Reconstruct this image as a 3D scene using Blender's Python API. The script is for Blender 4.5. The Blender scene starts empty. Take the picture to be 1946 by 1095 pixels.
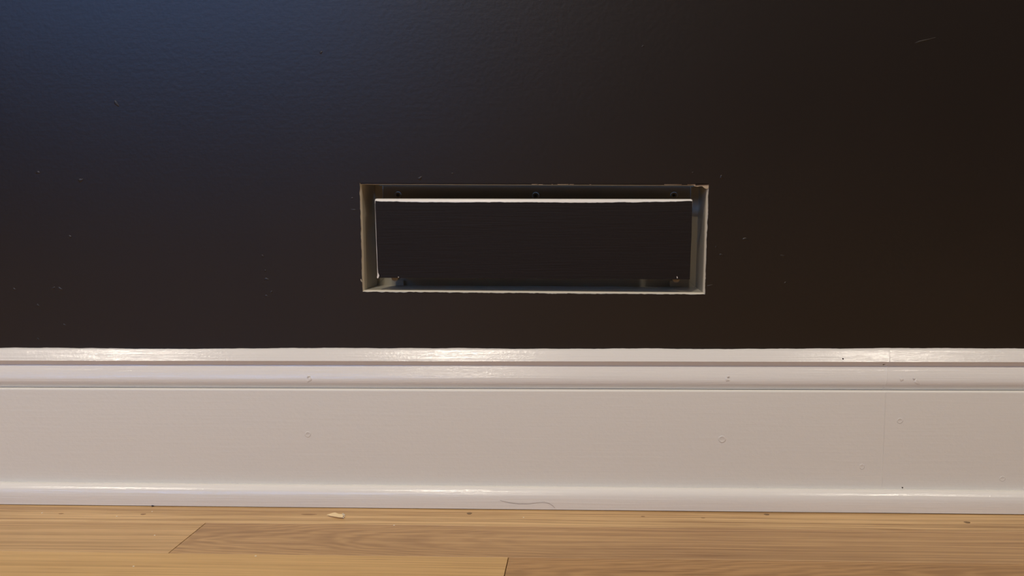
import bpy, bmesh, math, random
from mathutils import Vector, noise

# ------------------------------------------------------------------ camera, world, lights, exposure
random.seed(7)
scene = bpy.context.scene
COL = scene.collection
W, H, FPX = 1946.0, 1095.0, 1500.0
YAW, PITCH, ROLL = math.radians(2.5), math.radians(7.4), math.radians(-0.46)
CAM = Vector((0.0, -0.70, 0.2884))            # wall face is y = 0, floor is z = 0
_f = Vector((-math.sin(YAW) * math.cos(PITCH), math.cos(YAW) * math.cos(PITCH), -math.sin(PITCH)))
_r = Vector((math.cos(YAW), math.sin(YAW), 0.0))
_u = _r.cross(_f)
CR = _r * math.cos(ROLL) + _u * math.sin(ROLL)
CU = CR.cross(_f)
CF = _f

cd = bpy.data.cameras.new('camera')
cam = bpy.data.objects.new('camera', cd)
COL.objects.link(cam)
cd.sensor_width = 36.0
cd.lens = FPX / W * 36.0
cd.clip_start = 0.01
from mathutils import Matrix
m = Matrix((CR, CU, -CF)).transposed().to_4x4()
m.translation = CAM
cam.matrix_world = m
scene.camera = cam

world = bpy.data.worlds.new('dusk_sky')
scene.world = world
world.use_nodes = True
bg = world.node_tree.nodes['Background']
bg.inputs['Color'].default_value = (0.12, 0.27, 0.62, 1)
bg.inputs['Strength'].default_value = 12.5

RX0, RX1, RY1, RZ1 = -4.7, 2.8, -4.6, 2.6      # the room
WX0, WX1, WZ0, WZ1 = -4.3, -0.95, 1.42, 2.38     # the window opposite

def disk_lamp(x, y, power, size=0.12):
    l = bpy.data.lights.new('ceiling_downlight', 'AREA')
    l.shape = 'DISK'
    l.size = size
    l.energy = power
    l.color = (1.0, 0.90, 0.76)
    o = bpy.data.objects.new('ceiling_downlight', l)
    COL.objects.link(o)
    o.location = (x, y, RZ1 - 0.012)
    return o
disk_lamp(-1.90, -1.35, 26)
disk_lamp(-0.40, -1.35, 26)
disk_lamp(1.50, -1.40, 20)
disk_lamp(-0.55, -4.0, 34)

pl = bpy.data.lights.new('window_portal', 'AREA')
pl.shape = 'RECTANGLE'
pl.size, pl.size_y = WX1 - WX0, WZ1 - WZ0
pl.cycles.is_portal = True
po = bpy.data.objects.new('window_portal', pl)
COL.objects.link(po)
po.location = ((WX0 + WX1) / 2, RY1 - 0.06, (WZ0 + WZ1) / 2)
po.rotation_euler = (math.radians(90), 0, 0)   # area light -Z turned to +Y, into the room

vs = scene.view_settings
vs.view_transform = 'Standard'
vs.look = 'None'
vs.exposure = 0.0
vs.gamma = 1.0
vs.use_curve_mapping = False

# ------------------------------------------------------------------ helpers
def on_wall(px, py, y=0.0):
    """point of the plane y = const that the photograph shows at this pixel"""
    d = CF + CR * ((px - W / 2) / FPX) - CU * ((py - H / 2) / FPX)
    return CAM + d * ((y - CAM.y) / d.y)

def on_floor(px, py, z=0.0):
    d = CF + CR * ((px - W / 2) / FPX) - CU * ((py - H / 2) / FPX)
    return CAM + d * ((z - CAM.z) / d.z)

def finish(bm, name, mat, parent=None, origin=None, smooth=None):
    """one mesh object; vertices are given in world space"""
    bmesh.ops.recalc_face_normals(bm, faces=bm.faces)
    if smooth is not None:
        lim = math.radians(smooth)
        for f in bm.faces:
            f.smooth = True
        for e in bm.edges:
            if len(e.link_faces) == 2 and e.calc_face_angle(3.2) > lim:
                e.smooth = False
    base = parent.matrix_world.translation.copy() if parent else Vector((0, 0, 0))
    if parent and parent.parent:
        base = world_loc(parent)
    if origin is None:
        if len(bm.verts):
            xs = [v.co for v in bm.verts]
            lo = Vector((min(v.x for v in xs), min(v.y for v in xs), min(v.z for v in xs)))
            hi = Vector((max(v.x for v in xs), max(v.y for v in xs), max(v.z for v in xs)))
            origin = Vector(((lo.x + hi.x) / 2, (lo.y + hi.y) / 2, lo.z))
    origin = Vector(origin)
    for v in bm.verts:
        v.co -= origin
    me = bpy.data.meshes.new(name)
    bm.to_mesh(me)
    bm.free()
    if mat:
        me.materials.append(mat)
    o = bpy.data.objects.new(name, me)
    COL.objects.link(o)
    if parent:
        o.parent = parent
        o.location = origin - world_loc(parent)
    else:
        o.location = origin
    return o

def world_loc(o):
    p = Vector(o.location)
    while o.parent:
        o = o.parent
        p += Vector(o.location)
    return p

def empty(name, loc):
    o = bpy.data.objects.new(name, None)
    COL.objects.link(o)
    o.location = loc
    o.empty_display_size = 0.02
    return o

def struct(o, label=None):
    o['kind'] = 'structure'
    if label:
        o['label'] = label
    return o

def tag(o, label, cat, group=None):
    o['label'] = label
    o['category'] = cat
    if group:
        o['group'] = group
    return o

def box_bm(lo, hi, bm=None):
    bm = bm or bmesh.new()
    x0, y0, z0 = lo
    x1, y1, z1 = hi
    v = [bm.verts.new(c) for c in ((x0, y0, z0), (x1, y0, z0), (x1, y1, z0), (x0, y1, z0),
                                   (x0, y0, z1), (x1, y0, z1), (x1, y1, z1), (x0, y1, z1))]
    for f in ((3, 2, 1, 0), (4, 5, 6, 7), (0, 1, 5, 4), (1, 2, 6, 5), (2, 3, 7, 6), (3, 0, 4, 7)):
        bm.faces.new([v[i] for i in f])
    return bm

def loops_bm(loops, cap_first=False, cap_last=False, closed=True, bm=None):
    """skin successive loops of equal length"""
    bm = bm or bmesh.new()
    rows = [[bm.verts.new(p) for p in lp] for lp in loops]
    n = len(rows[0])
    for a, b in zip(rows, rows[1:]):
        for i in range(n if closed else n - 1):
            j = (i + 1) % n
            bm.faces.new((a[i], a[j], b[j], b[i]))
    if cap_first:
        bm.faces.new(rows[0][::-1])
    if cap_last:
        bm.faces.new(rows[-1])
    return bm

def slab_bm(pts, vec):
    """closed prism: polygon swept along vec"""
    vec = Vector(vec)
    return loops_bm([pts, [Vector(p) + vec for p in pts]], True, True)

def jitter(x, seed, scale):
    return noise.noise(Vector((x * scale, seed * 13.7, 0.3)))

# ------------------------------------------------------------------ materials
def mat_new(name):
    mt = bpy.data.materials.new(name)
    mt.use_nodes = True
    nt = mt.node_tree
    return mt, nt, nt.nodes['Principled BSDF'], nt.nodes.new('ShaderNodeTexCoord')

def mapping(nt, tc, scale, out='Object'):
    mp = nt.nodes.new('ShaderNodeMapping')
    mp.inputs['Scale'].default_value = scale
    nt.links.new(tc.outputs[out], mp.inputs['Vector'])
    return mp

def noise_tex(nt, vec, scale=1.0, detail=3.0, rough=0.5):
    n = nt.nodes.new('ShaderNodeTexNoise')
    n.inputs['Scale'].default_value = scale
    n.inputs['Detail'].default_value = detail
    n.inputs['Roughness'].default_value = rough
    nt.links.new(vec, n.inputs['Vector'])
    return n

def bump(nt, height, strength, dist, prev=None):
    b = nt.nodes.new('ShaderNodeBump')
    b.inputs['Strength'].default_value = strength
    b.inputs['Distance'].default_value = dist
    nt.links.new(height, b.inputs['Height'])
    if prev:
        nt.links.new(prev.outputs['Normal'], b.inputs['Normal'])
    return b

def paint(name, col, rough, brush=0.3, peel=0.3, peel_scale=350.0, brush_scale=(14, 14, 420), spec=0.5, mottled=0.0):
    """brushed and rolled wall or trim paint"""
    mt, nt, p, tc = mat_new(name)
    p.inputs['Base Color'].default_value = (*col, 1)
    p.inputs['Roughness'].default_value = rough
    p.inputs['Specular IOR Level'].default_value = spec
    geo = nt.nodes.new('ShaderNodeNewGeometry')
    mp = nt.nodes.new('ShaderNodeMapping')
    mp.inputs['Scale'].default_value = brush_scale
    nt.links.new(geo.outputs['Position'], mp.inputs['Vector'])
    b1 = bump(nt, noise_tex(nt, mp.outputs['Vector'], 1.0, 4, 0.6).outputs['Fac'], brush, 0.0006)
    b2 = bump(nt, noise_tex(nt, geo.outputs['Position'], peel_scale, 2, 0.5).outputs['Fac'], peel, 0.0004, b1)
    nt.links.new(b2.outputs['Normal'], p.inputs['Normal'])
    if mottled:
        big = noise_tex(nt, geo.outputs['Position'], 9.0, 3, 0.5)
        mix = nt.nodes.new('ShaderNodeMix')
        mix.data_type = 'RGBA'
        mix.inputs['A'].default_value = (*[c * (1 - mottled) for c in col], 1)
        mix.inputs['B'].default_value = (*[min(1, c * (1 + mottled)) for c in col], 1)
        nt.links.new(big.outputs['Fac'], mix.inputs['Factor'])
        nt.links.new(mix.outputs['Result'], p.inputs['Base Color'])
    return mt

M_WALL = paint('dark_wall_paint', (0.0155, 0.0115, 0.0098), 0.35, 0.05, 0.24, 240.0, (40, 40, 500), 0.5, 0.12)
M_COAT = paint('dark_panel_paint', (0.0095, 0.0064, 0.0058), 0.55, 0.35, 0.15, 320.0, (20, 20, 700), 0.3, 0.12)
M_TRIM = paint('white_gloss_trim', (0.80, 0.775, 0.735), 0.17, 0.40, 0.22, 420.0, (11, 600, 620), 0.5)
M_BOARD = paint('white_board_paint', (0.77, 0.745, 0.69), 0.42, 0.20, 0.34, 330.0, (12, 420, 420), 0.5)
M_METAL = paint('white_frame_shaded', (0.49, 0.445, 0.345), 0.40, 0.05, 0.06)  # white frame enamel, colour darkened to hold the shade of the inner walls
M_PANEL = paint('white_panel_enamel', (0.82, 0.80, 0.75), 0.30, 0.10, 0.05)
M_BACK = paint('grey_back_plate', (0.26, 0.215, 0.145), 0.5, 0.05, 0.1)
M_TAPE = paint('cream_torn_tape', (0.48, 0.38, 0.26), 0.75, 0.2, 0.4)
M_SCREW = paint('black_screw', (0.004, 0.004, 0.004), 0.4, 0.0, 0.0)
M_CEIL = paint('white_ceiling_paint', (0.80, 0.78, 0.74), 0.8, 0.0, 0.2)
M_ROOM = paint('dark_room_paint', (0.05, 0.04, 0.035), 0.5, 0.0, 0.2)
M_CHIP = paint('pale_wood_splinter', (0.86, 0.66, 0.38), 0.6, 0.3, 0.2, 900, (60, 900, 900))
M_FRAY = paint('white_splinter_fray', (0.85, 0.80, 0.70), 0.7, 0.0, 0.2)
M_DUST = paint('pale_dust', (0.88, 0.82, 0.68), 0.8, 0.0, 0.2)
M_HAIR = paint('brown_hair', (0.20, 0.14, 0.10), 0.4, 0.0, 0.0)
M_DARK = paint('dark_speck', (0.02, 0.013, 0.010), 0.6, 0.0, 0.2)
M_KNOT = paint('grey_brown_knot', (0.21, 0.13, 0.065), 0.7, 0.1, 0.3)

def wood(name, light, dark, cath, seed, streak=1.0, fade=None):
    """oak strip: grain runs along x; cath bends the grain into cathedral arches"""
    mt, nt, p, tc = mat_new(name)
    N, L = nt.nodes, nt.links
    oi = N.new('ShaderNodeObjectInfo')
    sc = N.new('ShaderNodeVectorMath'); sc.operation = 'SCALE'
    comb = N.new('ShaderNodeCombineXYZ')
    L.new(oi.outputs['Random'], comb.inputs['X'])
    L.new(oi.outputs['Random'], comb.inputs['Z'])
    L.new(comb.outputs['Vector'], sc.inputs[0]); sc.inputs['Scale'].default_value = 23.0 + seed
    add = N.new('ShaderNodeVectorMath'); add.operation = 'ADD'
    L.new(tc.outputs['Object'], add.inputs[0]); L.new(sc.outputs['Vector'], add.inputs[1])
    def mp(scale):
        q = N.new('ShaderNodeMapping'); q.inputs['Scale'].default_value = scale
        L.new(add.outputs['Vector'], q.inputs['Vector'])
        return q.outputs['Vector']
    def math_(op, a, b=None):
        q = N.new('ShaderNodeMath'); q.operation = op
        for i, v in enumerate((a, b)):
            if v is None: continue
            if isinstance(v, (int, float)): q.inputs[i].default_value = v
            else: L.new(v, q.inputs[i])
        return q.outputs[0]
    def ramp(fac, a, b):
        q = N.new('ShaderNodeMapRange'); q.inputs['From Min'].default_value = a; q.inputs['From Max'].default_value = b
        L.new(fac, q.inputs['Value']); return q.outputs['Result']
    # straight grain
    warp = noise_tex(nt, mp((3.0, 14.0, 1.0)), 1.0, 2).outputs['Fac']
    sep = N.new('ShaderNodeSeparateXYZ'); L.new(add.outputs['Vector'], sep.inputs[0])
    sepl = N.new('ShaderNodeSeparateXYZ'); L.new(tc.outputs['Object'], sepl.inputs[0])
    yw = math_('ADD', sep.outputs['Y'], math_('MULTIPLY', math_('SUBTRACT', warp, 0.5), 0.012))
    cv = N.new('ShaderNodeCombineXYZ'); L.new(math_('MULTIPLY', sep.outputs['X'], 2.2), cv.inputs['X'])
    L.new(math_('MULTIPLY', yw, 330.0), cv.inputs['Y']); L.new(sep.outputs['Z'], cv.inputs['Z'])
    g1 = noise_tex(nt, cv.outputs['Vector'], 1.0, 3, 0.65).outputs['Fac']
    grain = ramp(g1, 0.38, 0.62)
    # cathedral arches
    y2 = math_('MULTIPLY', sepl.outputs['Y'], sepl.outputs['Y'])
    wob = noise_tex(nt, mp((9.0, 45.0, 1.0)), 1.0, 3, 0.6).outputs['Fac']
    ph = math_('ADD', math_('ADD', math_('MULTIPLY', sepl.outputs['X'], 60.0), math_('MULTIPLY', y2, -13000.0)), math_('MULTIPLY', wob, 11.0))
    arch = ramp(math_('SINE', math_('MULTIPLY', ph, 2.4)), -1.0, 1.0)
    cf = math_('MULTIPLY', ramp(sepl.outputs['X'], fade[1], fade[0]), cath) if fade else math_('ADD', cath, 0.0)
    both = math_('ADD', math_('MULTIPLY', arch, 0.65), math_('MULTIPLY', grain, 0.35))
    mixf = math_('ADD', math_('MULTIPLY', grain, math_('SUBTRACT', 1.0, cf)), math_('MULTIPLY', both, cf))
    # pores: short dark dashes
    por = ramp(noise_tex(nt, mp((16.0, 1100.0, 1.0)), 1.0, 2, 0.5).outputs['Fac'], 0.54, 0.66)
    blot = noise_tex(nt, mp((6.0, 24.0, 1.0)), 1.0, 3).outputs['Fac']
    dk = math_('ADD', math_('MULTIPLY', math_('SUBTRACT', 1.0, mixf), 0.62 * streak), math_('MULTIPLY', por, 0.34 * streak))
    dk = math_('ADD', dk, math_('MULTIPLY', math_('SUBTRACT', blot, 0.5), 0.55))
    mix = N.new('ShaderNodeMix'); mix.data_type = 'RGBA'; mix.clamp_factor = True
    mix.inputs['A'].default_value = (*light, 1); mix.inputs['B'].default_value = (*dark, 1)
    L.new(dk, mix.inputs['Factor'])
    L.new(mix.outputs['Result'], p.inputs['Base Color'])
    p.inputs['Roughness'].default_value = 0.42
    b = bump(nt, math_('SUBTRACT', g1, math_('MULTIPLY', por, 0.5)), 0.12, 0.0004)
    L.new(b.outputs['Normal'], p.inputs['Normal'])
    return mt

OAK_L, OAK_D = (0.72, 0.480, 0.230), (0.33, 0.180, 0.066)
WOODS = {
    'tight': wood('oak_tight_grain', OAK_L, (0.33, 0.180, 0.068), 0.0, 1, 1.15),
    'plain': wood('oak_plain_grain', (0.66, 0.425, 0.200), OAK_D, 0.12, 2, 0.85),
    'honey': wood('oak_honey_grain', (0.72, 0.460, 0.190), (0.40, 0.220, 0.075), 0.0, 3, 0.8),
    'arch': wood('oak_arched_grain', (0.57, 0.350, 0.160), (0.24, 0.120, 0.050), 0.85, 4, 0.95, (-0.42, -0.15)),
    'brown': wood('oak_brown_arched_grain', (0.53, 0.305, 0.125), (0.24, 0.118, 0.042), 0.8, 5, 1.0),
}
M_SUB = paint('dark_subfloor', (0.06, 0.035, 0.02), 0.8, 0.0, 0.1)

def glass():
    mt = bpy.data.materials.new('window_glass')
    mt.use_nodes = True
    nt = mt.node_tree
    nt.nodes.remove(nt.nodes['Principled BSDF'])
    t = nt.nodes.new('ShaderNodeBsdfTransparent')
    g = nt.nodes.new('ShaderNodeBsdfGlossy')
    g.inputs['Roughness'].default_value = 0.02
    fr = nt.nodes.new('ShaderNodeFresnel')
    mx = nt.nodes.new('ShaderNodeMixShader')
    nt.links.new(fr.outputs[0], mx.inputs[0])
    nt.links.new(t.outputs[0], mx.inputs[1])
    nt.links.new(g.outputs[0], mx.inputs[2])
    nt.links.new(mx.outputs[0], nt.nodes['Material Output'].inputs['Surface'])
    return mt
M_GLASS = glass()

# ------------------------------------------------------------------ back wall with the cut opening
TL, TR, BR, BL = (683, 348.0), (1347, 350.3), (1340, 560.0), (688.5, 555.0)   # corners of the opening in the photograph
def edge_pts(a, b, n, amp, seed, scale):
    A, B = on_wall(*a), on_wall(*b)
    d = (B - A).normalized()
    nrm = Vector((-d.z, 0, d.x))
    out = []
    for i in range(n):
        t = i / n
        P = A.lerp(B, t)
        k = amp * (jitter(t * (B - A).length, seed, scale) + 0.6 * jitter(t * (B - A).length, seed + 5, scale * 3.3))
        if i == 0: k = 0
        out.append(P + nrm * k)
    return out
hole = (edge_pts(TL, TR, 170, 0.00022, 1, 90) + edge_pts(TR, BR, 60, 0.0004, 2, 160)
        + edge_pts(BR, BL, 190, 0.00055, 3, 190) + edge_pts(BL, TL, 60, 0.0004, 4, 160))
bm = bmesh.new()
outer = [bm.verts.new(c) for c in ((RX0, 0, 0), (RX1, 0, 0), (RX1, 0, RZ1), (RX0, 0, RZ1))]
hv = [bm.verts.new(p) for p in hole]
eds = []
for ring in (outer, hv):
    for i in range(len(ring)):
        eds.append(bm.edges.new((ring[i], ring[(i + 1) % len(ring)])))
bmesh.ops.triangle_fill(bm, use_beauty=True, use_dissolve=False, edges=eds, normal=(0, -1, 0))
rim = [bm.verts.new(p + Vector((0, 0.0010, 0))) for p in hole]
n = len(hv)
for i in range(n):
    bm.faces.new((hv[i], hv[(i + 1) % n], rim[(i + 1) % n], rim[i]))
wall = struct(finish(bm, 'wall_back', M_WALL, origin=(0, 0, 0)), 'dark brown-black painted wall with small nicks')

def dome(px, py, rpx, plane_y, mat, parent, name, h=0.28, sx=1.0, sz=1.0, rot=0.0):
    c = on_wall(px, py, plane_y)
    r = rpx * 0.000467
    seg = 10
    loops = []
    for fr, hh in ((1.0, -0.04), (0.92, 0.35), (0.65, 0.8), (0.3, 1.0)):
        lp = []
        for i in range(seg):
            a = 2 * math.pi * i / seg
            k = 1 + 0.25 * math.sin(3 * a + px) + 0.15 * math.sin(2 * a + py)
            x, z = r * fr * k * sx * math.cos(a), r * fr * k * sz * math.sin(a)
            x, z = x * math.cos(rot) - z * math.sin(rot), x * math.sin(rot) + z * math.cos(rot)
            lp.append(c + Vector((x, -r * h * hh, z)))
        loops.append(lp)
    return finish(loops_bm(loops, False, True), name, mat, parent, smooth=60)

def crater(px, py, rpx, plane_y, mat, parent, name):
    c = on_wall(px, py, plane_y)
    r = rpx * 0.000467
    loops = []
    for fr, hh in ((1.25, -0.02), (1.0, 0.14), (0.8, 0.09), (0.5, 0.012), (0.2, 0.006)):
        loops.append([c + Vector((r * fr * (1 + 0.12 * math.sin(2 * a + px)) * math.cos(a), -r * hh, r * fr * math.sin(a)))
                      for a in [2 * math.pi * i / 14 for i in range(14)]])
    return finish(loops_bm(loops, False, True), name, mat, parent, smooth=80)

for (px, py, r, sx, rot) in ((798, 339, 3, 1.5, .3), (221, 197, 3, 2, -.9), (72, 328, 3, 1.4, 0), (153, 343, 3.2, 1.7, .6),
                             (133, 450, 3, 1, 0), (27, 550, 2.6, 1.2, 0), (101, 548, 3, 1.3, .4), (114, 549, 3, 1.5, -.4),
                             (72, 581, 3.2, 1, 0), (122, 618, 2.4, 1.4, 0), (72, 645, 2.2, 1.6, 0), (499, 487, 2.6, 1, 0),
                             (504, 515, 2.2, 1, 1.2), (506, 531, 2.6, 2, .2), (515, 556, 2.6, 1.4, .8), (506, 563, 2, 2, 0),
                             (617, 567, 2, 1, 1.2), (1317, 328, 1.6, 1, 0), (1371, 337, 2.8, 1.4, -.6), (1417, 455, 3, 1.9, -.2),
                             (1361, 470, 2.2, 1, .5), (1371, 485, 2.6, 1.5, -.3), (1488, 487, 2.4, 2, -.2), (1493, 538, 2, 1.5, 0),
                             (1350, 543, 2, 2.6, .2), (1222, 88, 2, 1.3, 0), (1755, 78, 2.2, 8, .28), (669, 377, 2, 1.5, 0),
                             (672, 399, 1.6, 3, 0), (610, 100, 2.2, 1.4, .3), (860, 330, 1.6, 1.5, 0)):
    dome(px, py, r, 0.0, M_WALL, wall, 'paint_nick', 0.26, sx, 1.0, rot)

# ------------------------------------------------------------------ floor: oak strips
floor = struct(finish(box_bm((RX0, RY1, -0.03), (RX1, 0.0, -0.012)), 'floor', M_SUB), 'honey oak strip floor')
Y0, ROW = -0.0585, 0.0571
def plank(x0, x1, yb, yf, kind, skew=(0, 0)):
    """one strip; yb is the edge nearer the wall, skew shifts the front corner of each end"""
    c, g = 0.00018, 0.00016
    bot = [Vector((x0 + skew[0] + 2 * g, yf + g, -0.012)), Vector((x1 + skew[1] - 2 * g, yf + g, -0.012)), Vector((x1 - 2 * g, yb - g, -0.012)), Vector((x0 + 2 * g, yb - g, -0.012))]
    mid = [v + Vector((0, 0, 0.012 - c)) for v in bot]
    ins = [Vector((c, c, c)), Vector((-c, c, c)), Vector((-c, -c, c)), Vector((c, -c, c))]
    top = [v + d for v, d in zip(mid, ins)]
    return finish(loops_bm([bot, mid, top], True, True), 'plank', WOODS[kind], floor,
                  origin=((x0 + x1) / 2, (yb + yf) / 2, -0.012))
kinds = ['plain', 'tight', 'honey', 'arch', 'brown']
p_row0 = None
for k in range(12):
    yb = 0.0 if k == 0 else Y0 - ROW * (k - 1)
    yf = Y0 - ROW * k
    if k == 0:
        spec = [(RX0, -1.25, 'plain'), (-1.25, 0.92, 'tight'), (0.92, 2.8, 'honey')]
    elif k == 1:
        spec = [(RX0, -1.6, 'honey'), (-1.6, -0.2957, 'plain'), (-0.2957, 0.80, 'arch'), (0.80, 2.0, 'tight'), (2.0, 2.8, 'plain')]
    elif k == 2:
        spec = [(RX0, -2.1, 'plain'), (-2.1, -0.9, 'brown'), (-0.9, -0.0300, 'honey'), (-0.0300, 0.95, 'brown'), (0.95, 2.8, 'honey')]
    else:
        xs = [RX0]
        while xs[-1] < 2.0:
            xs.append(xs[-1] + random.uniform(0.55, 1.3))
        xs[-1] = 2.8
        spec = [(a, b, random.choice(kinds)) for a, b in zip(xs, xs[1:])]
    for (a, b, kd) in spec:
        sk = [0, 0]
        if k == 1 and abs(b + 0.2957) < 1e-6: sk[1] = -0.0055
        if k == 1 and abs(a + 0.2957) < 1e-6: sk[0] = -0.0055
        if k == 2 and abs(b + 0.03) < 1e-6: sk[1] = -0.0033
        if k == 2 and abs(a + 0.03) < 1e-6: sk[0] = -0.0033
        o = plank(a, b, yb, yf, kd, sk)
        if k == 0 and kd == 'tight':
            p_row0 = o
# the strips farther into the room, behind the camera
bm = bmesh.new()
yf = Y0 - ROW * 11
while yf > RY1 + ROW:
    x = RX0
    while x < RX1 - 0.4:
        x2 = min(RX1, x + random.uniform(0.6, 1.4))
        if RX1 - x2 < 0.4: x2 = RX1
        box_bm((x + .0002, yf - ROW + .0002, -0.012), (x2 - .0002, yf - .0002, 0.0), bm)
        x = x2
    yf -= ROW
box_bm((RX0, RY1, -0.012), (RX1, yf - .0002, 0.0), bm)
o = finish(bm, 'far_planks', WOODS['plain'], floor)
o['kind'] = 'stuff'

def knot(px, py, rx, ry, mat):
    c = on_floor(px, py)
    lp = [Vector((c.x + rx * math.cos(a) * (1 + .15 * math.sin(3 * a)), c.y + ry * math.sin(a), 0.0)) for a in [2 * math.pi * i / 14 for i in range(14)]]
    up = [v.lerp(Vector((c.x, c.y, 0)), 0.15) + Vector((0, 0, 0.0001)) for v in lp]
    finish(loops_bm([lp, up], False, True), 'knot', mat, p_row0, smooth=60)
M_KNOT2 = paint('brown_knot', (0.30, 0.165, 0.07), 0.45, 0.1, 0.3)
knot(1838, 993, 0.0027, 0.0021, M_KNOT)
knot(892, 976, 0.0024, 0.0024, M_KNOT)
knot(1222, 982, 0.0018, 0.0011, M_KNOT2)
knot(1336, 984.5, 0.0017, 0.0010, M_KNOT2)
knot(587, 978, 0.0070, 0.0014, M_KNOT2)
knot(116, 976.5, 0.0024, 0.0011, M_KNOT2)
knot(1457, 978, 0.0024, 0.0018, M_KNOT)
knot(272, 977.5, 0.0024, 0.0016, M_KNOT2)

# ------------------------------------------------------------------ baseboard: cap moulding, board, shoe moulding
base = empty('baseboard_back', (0, 0, 0))
struct(base, 'white painted baseboard with moulded cap and rounded shoe')
CX = 973.0
def prof(pts):
    return [(-p / 1000.0, on_wall(CX, py, -p / 1000.0).z) for p, py in pts]
def extrude_x(profile, x0, x1, name, mat, parent, smooth=38, skew=None, seg=1):
    loops = []
    for i in range(seg + 1):
        x = x0 + (x1 - x0) * i / seg
        loops.append([Vector((x + (skew(z) if skew and i == (seg if skew_end else 0) else 0.0), y, z)) for y, z in profile])
    return finish(loops_bm(loops, True, True), name, mat, parent, smooth=smooth)
skew_end = True
XJ_CAP = on_wall(1688, 715, -0.010).x
XJ_BRD = on_wall(1680, 840, -0.0135).x
cap_p = prof([(0, 664.2), (3.6, 665.4), (4.6, 668.0), (8.4, 685.6), (8.8, 686.8), (8.5, 688.0), (6.4, 692.4), (5.7, 694.6), (5.9, 696.5),
              (7.0, 701), (8.5, 708), (9.7, 714), (10.5, 719), (10.9, 723), (10.9, 727), (10.4, 730.6), (9.2, 734), (7.8, 736.6), (7.4, 738.6)])
cap_p.append((0.0, cap_p[-1][1]))
brd_p = prof([(0, 739.0), (11.0, 739.6), (12.3, 740.6), (13.2, 742.6), (13.5, 745.0)])
brd_p += [(-0.0135, 0.0), (0.0, 0.0)]
sh = [(13.5, 924.0), (15.0, 924.2), (17.5, 925.6), (19.8, 928.6), (21.8, 932.8), (23.3, 938.0), (24.3, 944), (24.8, 950), (25.0, 957)]
sh_p = prof(sh) + [(-0.025, 0.0007), (-0.0243, 0.0005), (-0.0135, 0.0)]
zc = cap_p[9][1]
extrude_x(cap_p, RX0, XJ_CAP - 0.00012, 'cap_molding', M_TRIM, base, skew=lambda z: (z - zc) * 0.16)
skew_end = False
extrude_x(cap_p, XJ_CAP + 0.00012, RX1, 'cap_molding', M_TRIM, base, skew=lambda z: (z - zc) * 0.16)
skew_end = True
extrude_x(brd_p, RX0, XJ_BRD - 0.00002, 'board', M_BOARD, base)
extrude_x(brd_p, XJ_BRD + 0.00002, RX1, 'board', M_BOARD, base)
shoe = extrude_x(sh_p, RX0, RX1, 'shoe_molding', M_TRIM, base)

# wavy bead of caulk where the cap meets the wall
loops_t, N_ = [], 420
xa, xb = -0.62, 0.58
for i in range(N_ + 1):
    x = xa + (xb - xa) * i / N_
    k = 0.0011 * jitter(x, 21, 7) + 0.0004 * jitter(x, 22, 60) + 0.0002 * jitter(x, 23, 260)
    zt = on_wall(CX, 663.2).z + k
    zb = cap_p[1][1]
    loops_t.append([Vector((x, 0.0002, zt + 0.0003)), Vector((x, -0.0006, zt)), Vector((x, -0.0026, zb + 0.0004)), Vector((x, -0.0035, zb - 0.0004)), Vector((x, 0.0002, zb - 0.0004))])
finish(loops_bm(loops_t, True, True), 'caulk_bead', M_TRIM, base, smooth=50)

# filler over the scarf joint
def bead(path, r, name, mat, parent):
    loops = []
    for i, p in enumerate(path):
        t = (path[min(i + 1, len(path) - 1)] - path[max(i - 1, 0)]).normalized()
        s = t.cross(Vector((0, -1, 0.2))).normalized()
        u = s.cross(t)
        rr = r * (1 + 0.5 * jitter(i, 31, 0.9))
        loops.append([p + (s * math.cos(a) + u * math.sin(a)) * rr for a in [2 * math.pi * j / 6 for j in range(6)]])
    return finish(loops_bm(loops, True, True), name, mat, parent, smooth=70)
path = [Vector((XJ_CAP + (z - zc) * 0.16 + 0.0004 * jitter(i, 33, .7), y + 0.0001, z)) for i, (y, z) in enumerate(cap_p[1:-1])]
bead(path, 0.00038, 'joint_filler', M_TRIM, base)
path = [Vector((XJ_BRD - 0.0012 + 0.0016 * t / 24 + 0.0004 * jitter(t, 34, .5), -0.01345, brd_p[4][1] + (0.020 - brd_p[4][1]) * t / 24)) for t in range(25)]
bead(path, 0.00022, 'joint_filler', M_BOARD, base)
for (px, py, r) in ((585, 826, 5), (1710, 800, 4.6), (1638, 887, 4.6), (1372, 835, 6), (1905, 910, 4.5)):
    crater(px, py, r, -0.01352, M_BOARD, base, 'nail_dent')
for (px, py, r, sx, rot) in ((588, 722, 4, 1.5, .5), (586, 716, 2.4, 1.2, 0), (1382, 722, 3.4, 1.5, -.8), (1737, 720, 2.6, 1, .7),
                             (1742, 726, 4, 1.6, -.7), (1713, 722, 3.2, 1.2, -1.1), (1384, 716, 2, 1.2, 0)):
    dome(px, py, r, -0.0107, M_TRIM, base, 'filler_lump', 0.35, sx, 1, rot)
for (px, py, r, pl_) in ((1602, 682, 1.6, -.0078), (1715, 927, 1.5, -.0136), (1680, 692, 2.2, -.0068)):
    dome(px, py, r, pl_, M_DARK, base, 'dark_speck', 0.2)
dome(290, 962.2, 2.3, -0.0251, M_DARK, base, 'dark_speck', 0.5)
hair = [(950, 951), (965, 955), (985, 957.5), (1005, 957.5), (1020, 955.5), (1034, 954.5), (1044, 957), (1051, 962), (1055, 966)]
bead([on_wall(x, y, -0.0253) for x, y in hair], 0.00009, 'stray_hair', M_HAIR, base)

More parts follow.
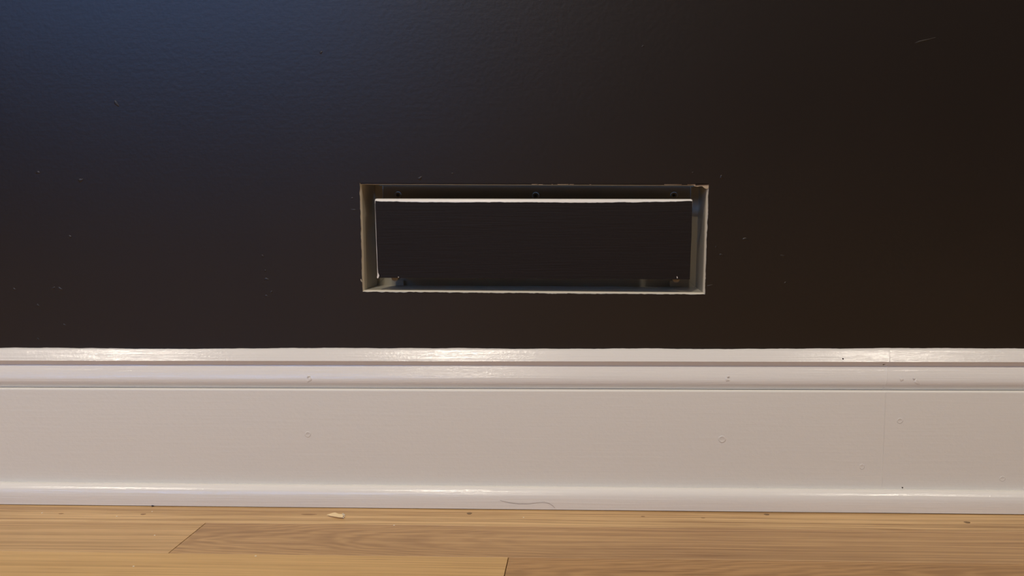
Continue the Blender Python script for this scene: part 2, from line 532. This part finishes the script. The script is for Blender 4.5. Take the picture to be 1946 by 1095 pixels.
# ------------------------------------------------------------------ recessed wall vent
vent = empty('wall_vent', on_wall(1014, 557.5))
tag(vent, 'recessed rectangular wall vent with white frame and dark floating cover panel', 'vent')
def ins(corners, d):
    tl, tr, br, bl = corners
    return [tl + Vector((d, 0, -d)), tr + Vector((-d, 0, -d)), br + Vector((-d, 0, d)), bl + Vector((d, 0, d))]
front = [on_wall(*c) for c in (TL, TR, BR, BL)]
DEPTH = 0.050
def at_y(c, y): return [Vector((p.x, y, p.z)) for p in c]
bl_b, br_b = on_wall(717.5, 542, DEPTH), on_wall(1321.5, 545.5, DEPTH)
tl_b = Vector((bl_b.x + 0.0006, DEPTH, front[0].z - 0.0016))
tr_b = Vector((br_b.x + 0.0010, DEPTH, front[1].z - 0.0016))
back = [tl_b, tr_b, br_b, bl_b]
l0 = at_y(ins(front, -0.006), 0.0011)
l1 = at_y(ins(front, 0.0003), 0.0011)
l2 = at_y(ins(front, 0.0012), 0.0042)
l3 = back
l4 = [p + (p - sum(back, Vector()) / 4) * 0.02 for p in back]
o1 = at_y(ins(front, -0.006), DEPTH + 0.004)
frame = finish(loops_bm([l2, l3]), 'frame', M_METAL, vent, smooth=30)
M_LIP = paint('white_frame_lit', (0.74, 0.69, 0.57), 0.4, 0.05, 0.06)  # same white frame, colour kept lighter to hold the light on its front edge
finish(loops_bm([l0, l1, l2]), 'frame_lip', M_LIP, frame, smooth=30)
# back plate and its mitred flange
plate = finish(slab_bm(at_y(ins(back, -0.002), DEPTH + 0.0016), (0, 0.001, 0)), 'back_plate', M_BACK, vent)
fl_o, fl_i = at_y(ins(back, -0.0006), DEPTH - 0.0004), at_y(ins(back, 0.0072), DEPTH - 0.0004)
fl_i[0] = fl_i[0] + Vector((0, 0, 0.0066)); fl_i[1] = fl_i[1] + Vector((0, 0, 0.0066))
M_FLANGE = paint('grey_flange', (0.44, 0.40, 0.31), 0.5, 0.05, 0.1)
for a, b in ((1, 2), (2, 3), (3, 0)):
    g = (fl_o[b] - fl_o[a]).normalized() * 0.00015
    finish(slab_bm([fl_o[a] + g, fl_o[b] - g, fl_i[b] - g, fl_i[a] + g], (0, 0.0012, 0)), 'flange_strip', M_FLANGE, plate)
def lathe_y(c, prof_, seg=20):
    return [[c + Vector((r * math.cos(2 * math.pi * i / seg), y, r * math.sin(2 * math.pi * i / seg))) for i in range(seg)] for r, y in prof_]
for px, py in ((756, 371), (1018, 372), (1281, 371.5)):
    c = on_wall(px, py, DEPTH)
    w = finish(loops_bm(lathe_y(c, [(0.0034, 0.0016), (0.0033, 0.0006), (0.0029, 0.0), (0.0015, 0.0), (0.0012, 0.0008)]), False, True), 'screw_boss', M_BACK, plate, smooth=40)
    finish(loops_bm(lathe_y(c + Vector((-0.0003, 0, 0)), [(0.0014, 0.0008), (0.0013, -0.0003), (0.0005, -0.0005)]), False, True), 'screw', M_SCREW, plate, smooth=50)

# cover panel: white enamel, dark paint on its face
PY = 0.0015
pc = [on_wall(x, y, PY) for x, y in ((711.2, 377.8), (1317.0, 378.6), (1311.2, 529.6), (716.2, 527.2))]
def round_rect(c, ds, dt, db, y, r=0.0014, seg=4):
    tl, tr, br, bl = c
    q = [tl + Vector((ds, 0, -dt)), tr + Vector((-ds, 0, -dt)), br + Vector((-ds, 0, db)), bl + Vector((ds, 0, db))]
    out = []
    cs = ((1, -1, 90), (-1, -1, 0), (-1, 1, -90), (1, 1, -180))
    for p, (sx, sz, a0) in zip(q, cs):
        cc = p + Vector((sx * r, 0, sz * r))
        for k in range(seg + 1):
            a = math.radians({90: 180 - 90 * k / seg, 0: 90 - 90 * k / seg, -90: -90 * k / seg, -180: -90 - 90 * k / seg}[a0])
            out.append(Vector((cc.x + r * math.cos(a), y, cc.z + r * math.sin(a))))
    return out
loops = [round_rect(pc, 0, 0, 0, PY + 0.0085), round_rect(pc, 0, 0, 0, PY + 0.0033)]
for k in range(1, 8):
    a = math.radians(90 * k / 7)
    loops.append(round_rect(pc, 0.0009 * (1 - math.cos(a)), 0.0033 * (1 - math.cos(a)), 0.0009 * (1 - math.cos(a)), PY + 0.0033 * (1 - math.sin(a))))
panel = finish(loops_bm(loops, True, True), 'cover_panel', M_PANEL, vent, smooth=40)
top = [(713.4, 381.4), (716, 382.2), (725, 382.9), (760, 383.4), (800, 384.2), (870, 384.8), (940, 384.2), (1010, 384.2), (1080, 385.2), (1150, 385.0),
       (1220, 384.3), (1262, 383.8), (1290, 382.9), (1306, 381.8), (1314.6, 381.9)]
tp = []
x = 713.4
while x < 1314.6:
    for (a, ya), (b, yb) in zip(top, top[1:]):
        if a <= x <= b:
            y = ya + (yb - ya) * (x - a) / (b - a)
            jj = 1.0 if 720 < x < 1300 else 0.2
            tp.append((x, y + jj * (0.55 * jitter(x, 41, 0.05) + 0.5 * jitter(x, 42, 0.17) + 0.25 * jitter(x, 43, 0.6))))
            break
    x += 3.1
tp.append((1315.6, 382.3))
right = [(1315.4, 400), (1314.8, 420), (1314.2, 445), (1312.8, 480), (1311.6, 510), (1311.0, 531.2)]
right = [(a + 0.3 * jitter(b, 44, .3), b) for a, b in right]
bot = [(1311 - i * 11.95, 531.2 - i * 0.062 + 0.25 * jitter(i, 45, .7)) for i in range(1, 50)]
left = [(719.2, 528.2), (720.6, 525.4), (720.4, 522.4), (718.4, 518), (717.4, 508), (717.0, 495), (716.6, 480), (715.6, 460), (715.0, 440), (714.2, 420), (713.3, 400), (712.9, 388)]
poly = tp + right + bot + left
CY = PY - 0.00025
P0 = [on_wall(x, y, CY) for x, y in poly]
nt_, nr_, nb_ = len(tp), len(right), len(bot)
P1 = []
for i, p in enumerate(P0):
    d = 0.0003
    if nt_ <= i < nt_ + nr_ + nb_ : d = 0.0075
    P1.append(p + Vector((0, d, 0)))
finish(loops_bm([P0, P1], True, False), 'dark_paint_coat', M_COAT, panel)
# bare chip at the lower left corner, two grains of bare paint
for pts in ([(717.6, 519), (719.3, 521), (720.6, 523.5), (720.0, 526.5), (717.8, 529.6), (716.2, 527.5)],
            [(756.4, 526.2), (757.6, 526.0), (757.8, 527.6), (756.6, 527.8)],
            [(1286.2, 525.4), (1287.2, 525.6), (1288.0, 528.8), (1286.6, 529.2)]):
    finish(slab_bm([on_wall(a, b, CY - 0.0006) for a, b in pts], (0, 0.0009, 0)), 'bare_chip', M_PANEL, panel)
# posts that carry the panel, and the catches below them
for px, py, r in ((758, 523.6, 0.0031), (1278.5, 526, 0.0031)):
    c = on_wall(px, py, 0.03)
    c.y = 0
    finish(loops_bm(lathe_y(c, [(r, PY + 0.0085), (r, 0.030), (r * 0.8, 0.030), (r * 0.8, DEPTH + 0.0016)]), True, True), 'support_post', M_BACK, vent, smooth=40)
for x0, x1, yt, yb_ in ((752.5, 766, 533.5, 543), (1273, 1285, 534.5, 545)):
    a, b = on_wall(x0, yb_, DEPTH - .006), on_wall(x1, yt, DEPTH - .006)
    finish(box_bm((a.x, DEPTH - 0.006, a.z), (b.x, DEPTH - 0.0004, b.z)), 'catch', M_FLANGE, plate)

lip = [on_wall(*q, 0.0006) for q in ((TL[0] + .5, TL[1] - 1), (TR[0] - .5, TR[1] - 1), (TR[0] - 2.5, TR[1] + 2.0), (TL[0] + 2.5, TL[1] + 2.0))]
finish(slab_bm(lip, (0, 0.004, 0)), 'painted_lip', M_WALL, frame)
# torn tape hanging in the upper right corner, bare slivers along the upper edge
tape = [(1306, 348.6), (1347, 349.6), (1346.6, 357.5), (1343.5, 359), (1340.5, 358.4), (1337.5, 356.6), (1334.5, 353.8), (1330, 354.2), (1325, 354.9), (1320.5, 354.2), (1317.5, 351.8), (1312, 351.2), (1306.5, 351.1)]
finish(slab_bm([on_wall(a, b, 0.0005) for a, b in tape], (0, 0.0005, 0)), 'torn_tape', M_TAPE, vent)
dk = [(1321, 349.2), (1330, 348.9), (1346.5, 349.6), (1346.5, 350.9), (1337, 351.5), (1330, 351.7), (1322, 352.4)]
finish(slab_bm([on_wall(a, b, 0.0000) for a, b in dk], (0, 0.0004, 0)), 'torn_tape', M_WALL, vent)
for x0, x1, y in ((1010, 1022, 350.5), (1023, 1032, 350.8), (1048, 1051, 350.6), (1059, 1081, 350.5), (1082, 1091, 350.5), (1120, 1124, 350.8), (1262, 1296, 350.8)):
    finish(slab_bm([on_wall(x0, y - .6, 0.0004), on_wall(x1, y - .6, 0.0004), on_wall(x1 - 1, y + .35, 0.0004), on_wall(x0 + 1, y + .5, 0.0004)], (0, 0.0004, 0)),
           'bare_chip', M_TAPE, vent)
finish(slab_bm([on_wall(a, b, -0.0003) for a, b in ((685.4, 530.2), (686.6, 531.4), (688.4, 536), (687, 536), (685.2, 532.4))], (0, 0.001, 0)), 'bare_chip', M_METAL, vent)

# ------------------------------------------------------------------ debris on the floor
spl = empty('wood_splinter', on_floor(638, 980))
tag(spl, 'small pale wood splinter with a frayed end lying on the oak floor', 'wood splinter')
def chip_pt(px, py, z):
    p = on_floor(px, py, z)
    return p
low = [(621, 978.2), (628, 980.2), (638, 981.8), (646, 983.0), (650.5, 983.4)]
upp = [(652.5, 979.6), (648, 977.2), (643, 976.6), (639.5, 975.2), (637, 974.0), (633.5, 974.6), (628, 976.2)]
pts = [chip_pt(a, b, 0.0016) for a, b in low] + [chip_pt(a, b, 0.0024) for a, b in upp]
finish(slab_bm(pts, (0, 0, -0.0005)), 'chip', M_CHIP, spl)
for (a, b), (c_, d) in (((650, 978.5), (652.5, 976.2)), ((651, 980), (655.6, 979.0)), ((651, 981.4), (655.2, 981.8)), ((649.5, 982.4), (653.4, 984.6)), ((651.5, 979), (654.6, 977.6))):
    A, B = chip_pt(a, b, 0.0012), chip_pt(c_, d, 0.0010)
    bead([A, A.lerp(B, .5) + Vector((0, 0, .0003)), B], 0.00034, 'frayed_end', M_FRAY, spl)
# the splinter rests on one curled underside lip
finish(slab_bm([chip_pt(646, 981.5, 0.0), chip_pt(651, 981.8, 0.0), chip_pt(650, 980, 0.0), chip_pt(645, 979.6, 0.0)], (0, 0, 0.0014)), 'underside', M_CHIP, spl)
for i, (px, py, lab) in enumerate(((80, 975.5, 'tiny pale crumb on the floor nearest the left frame edge'),
                                   (222, 982, 'tiny pale crumb on the floor below the left stretch of shoe moulding'),
                                   (289, 972.8, 'tiny pale crumb on the floor right under the dark speck on the shoe'),
                                   (294, 1018, 'tiny pale crumb on the plank left of the slanted plank joint'),
                                   (254, 1077, 'tiny pale crumb on the front plank at lower left'),
                                   (486, 1057.5, 'tiny pale crumb on the seam below the arched-grain plank'),
                                   (749, 999, 'tiny pale crumb on the seam right of the splinter'),
                                   (995, 984, 'tiny pale crumb on the plank against the shoe, near mid-frame'))):
    c = on_floor(px, py)
    r = 0.00055
    lps = []
    for fr, hh in ((0.7, 0.0), (1.0, 0.4), (0.55, 0.9)):
        lps.append([c + Vector((r * 1.4 * fr * math.cos(a + i) * (1 + .3 * math.sin(2 * a + i)), r * fr * math.sin(a + i), r * hh)) for a in [2 * math.pi * k / 7 for k in range(7)]])
    o = finish(loops_bm(lps, True, True), 'dust_crumb', M_DUST)
    tag(o, lab, 'crumb', 'dust crumbs on the floor')

# ------------------------------------------------------------------ the rest of the room (behind the camera)
struct(finish(box_bm((RX0, RY1, RZ1), (RX1, 0, RZ1 + 0.05)), 'ceiling', M_CEIL), 'plain white ceiling')
struct(finish(box_bm((RX0 - 0.05, RY1, 0), (RX0, 0, RZ1)), 'wall_left', M_ROOM), 'plain dark side wall')
struct(finish(box_bm((RX1, RY1, 0), (RX1 + 0.05, 0, RZ1)), 'wall_right', M_ROOM), 'plain dark side wall')
bm = bmesh.new()
for lo, hi in (((RX0, 0), (WX0, RZ1)), ((WX1, 0), (RX1, RZ1)), ((WX0, 0), (WX1, WZ0)), ((WX0, WZ1), (WX1, RZ1))):
    box_bm((lo[0], RY1 - 0.05, lo[1]), (hi[0], RY1, hi[1]), bm)
struct(finish(bm, 'wall_front', M_ROOM), 'dark wall with a window')
win = empty('window_1', ((WX0 + WX1) / 2, RY1 - 0.03, WZ0))
struct(win, 'white window onto a blue evening sky')
for lo, hi in (((WX0, WZ0), (WX0 + .05, WZ1)), ((WX1 - .05, WZ0), (WX1, WZ1)), ((WX0 + .05, WZ0), (WX1 - .05, WZ0 + .05)), ((WX0 + .05, WZ1 - .05), (WX1 - .05, WZ1)),
               (((WX0 + WX1) / 2 - .02, WZ0 + .05), ((WX0 + WX1) / 2 + .02, WZ1 - .05))):
    finish(box_bm((lo[0], RY1 - 0.045, lo[1]), (hi[0], RY1 - 0.005, hi[1])), 'window_frame', M_TRIM, win)
for a, b in ((WX0 + .05, (WX0 + WX1) / 2 - .02), ((WX0 + WX1) / 2 + .02, WX1 - .05)):
    finish(box_bm((a, RY1 - 0.028, WZ0 + .05), (b, RY1 - 0.024, WZ1 - .05)), 'pane', M_GLASS, win)
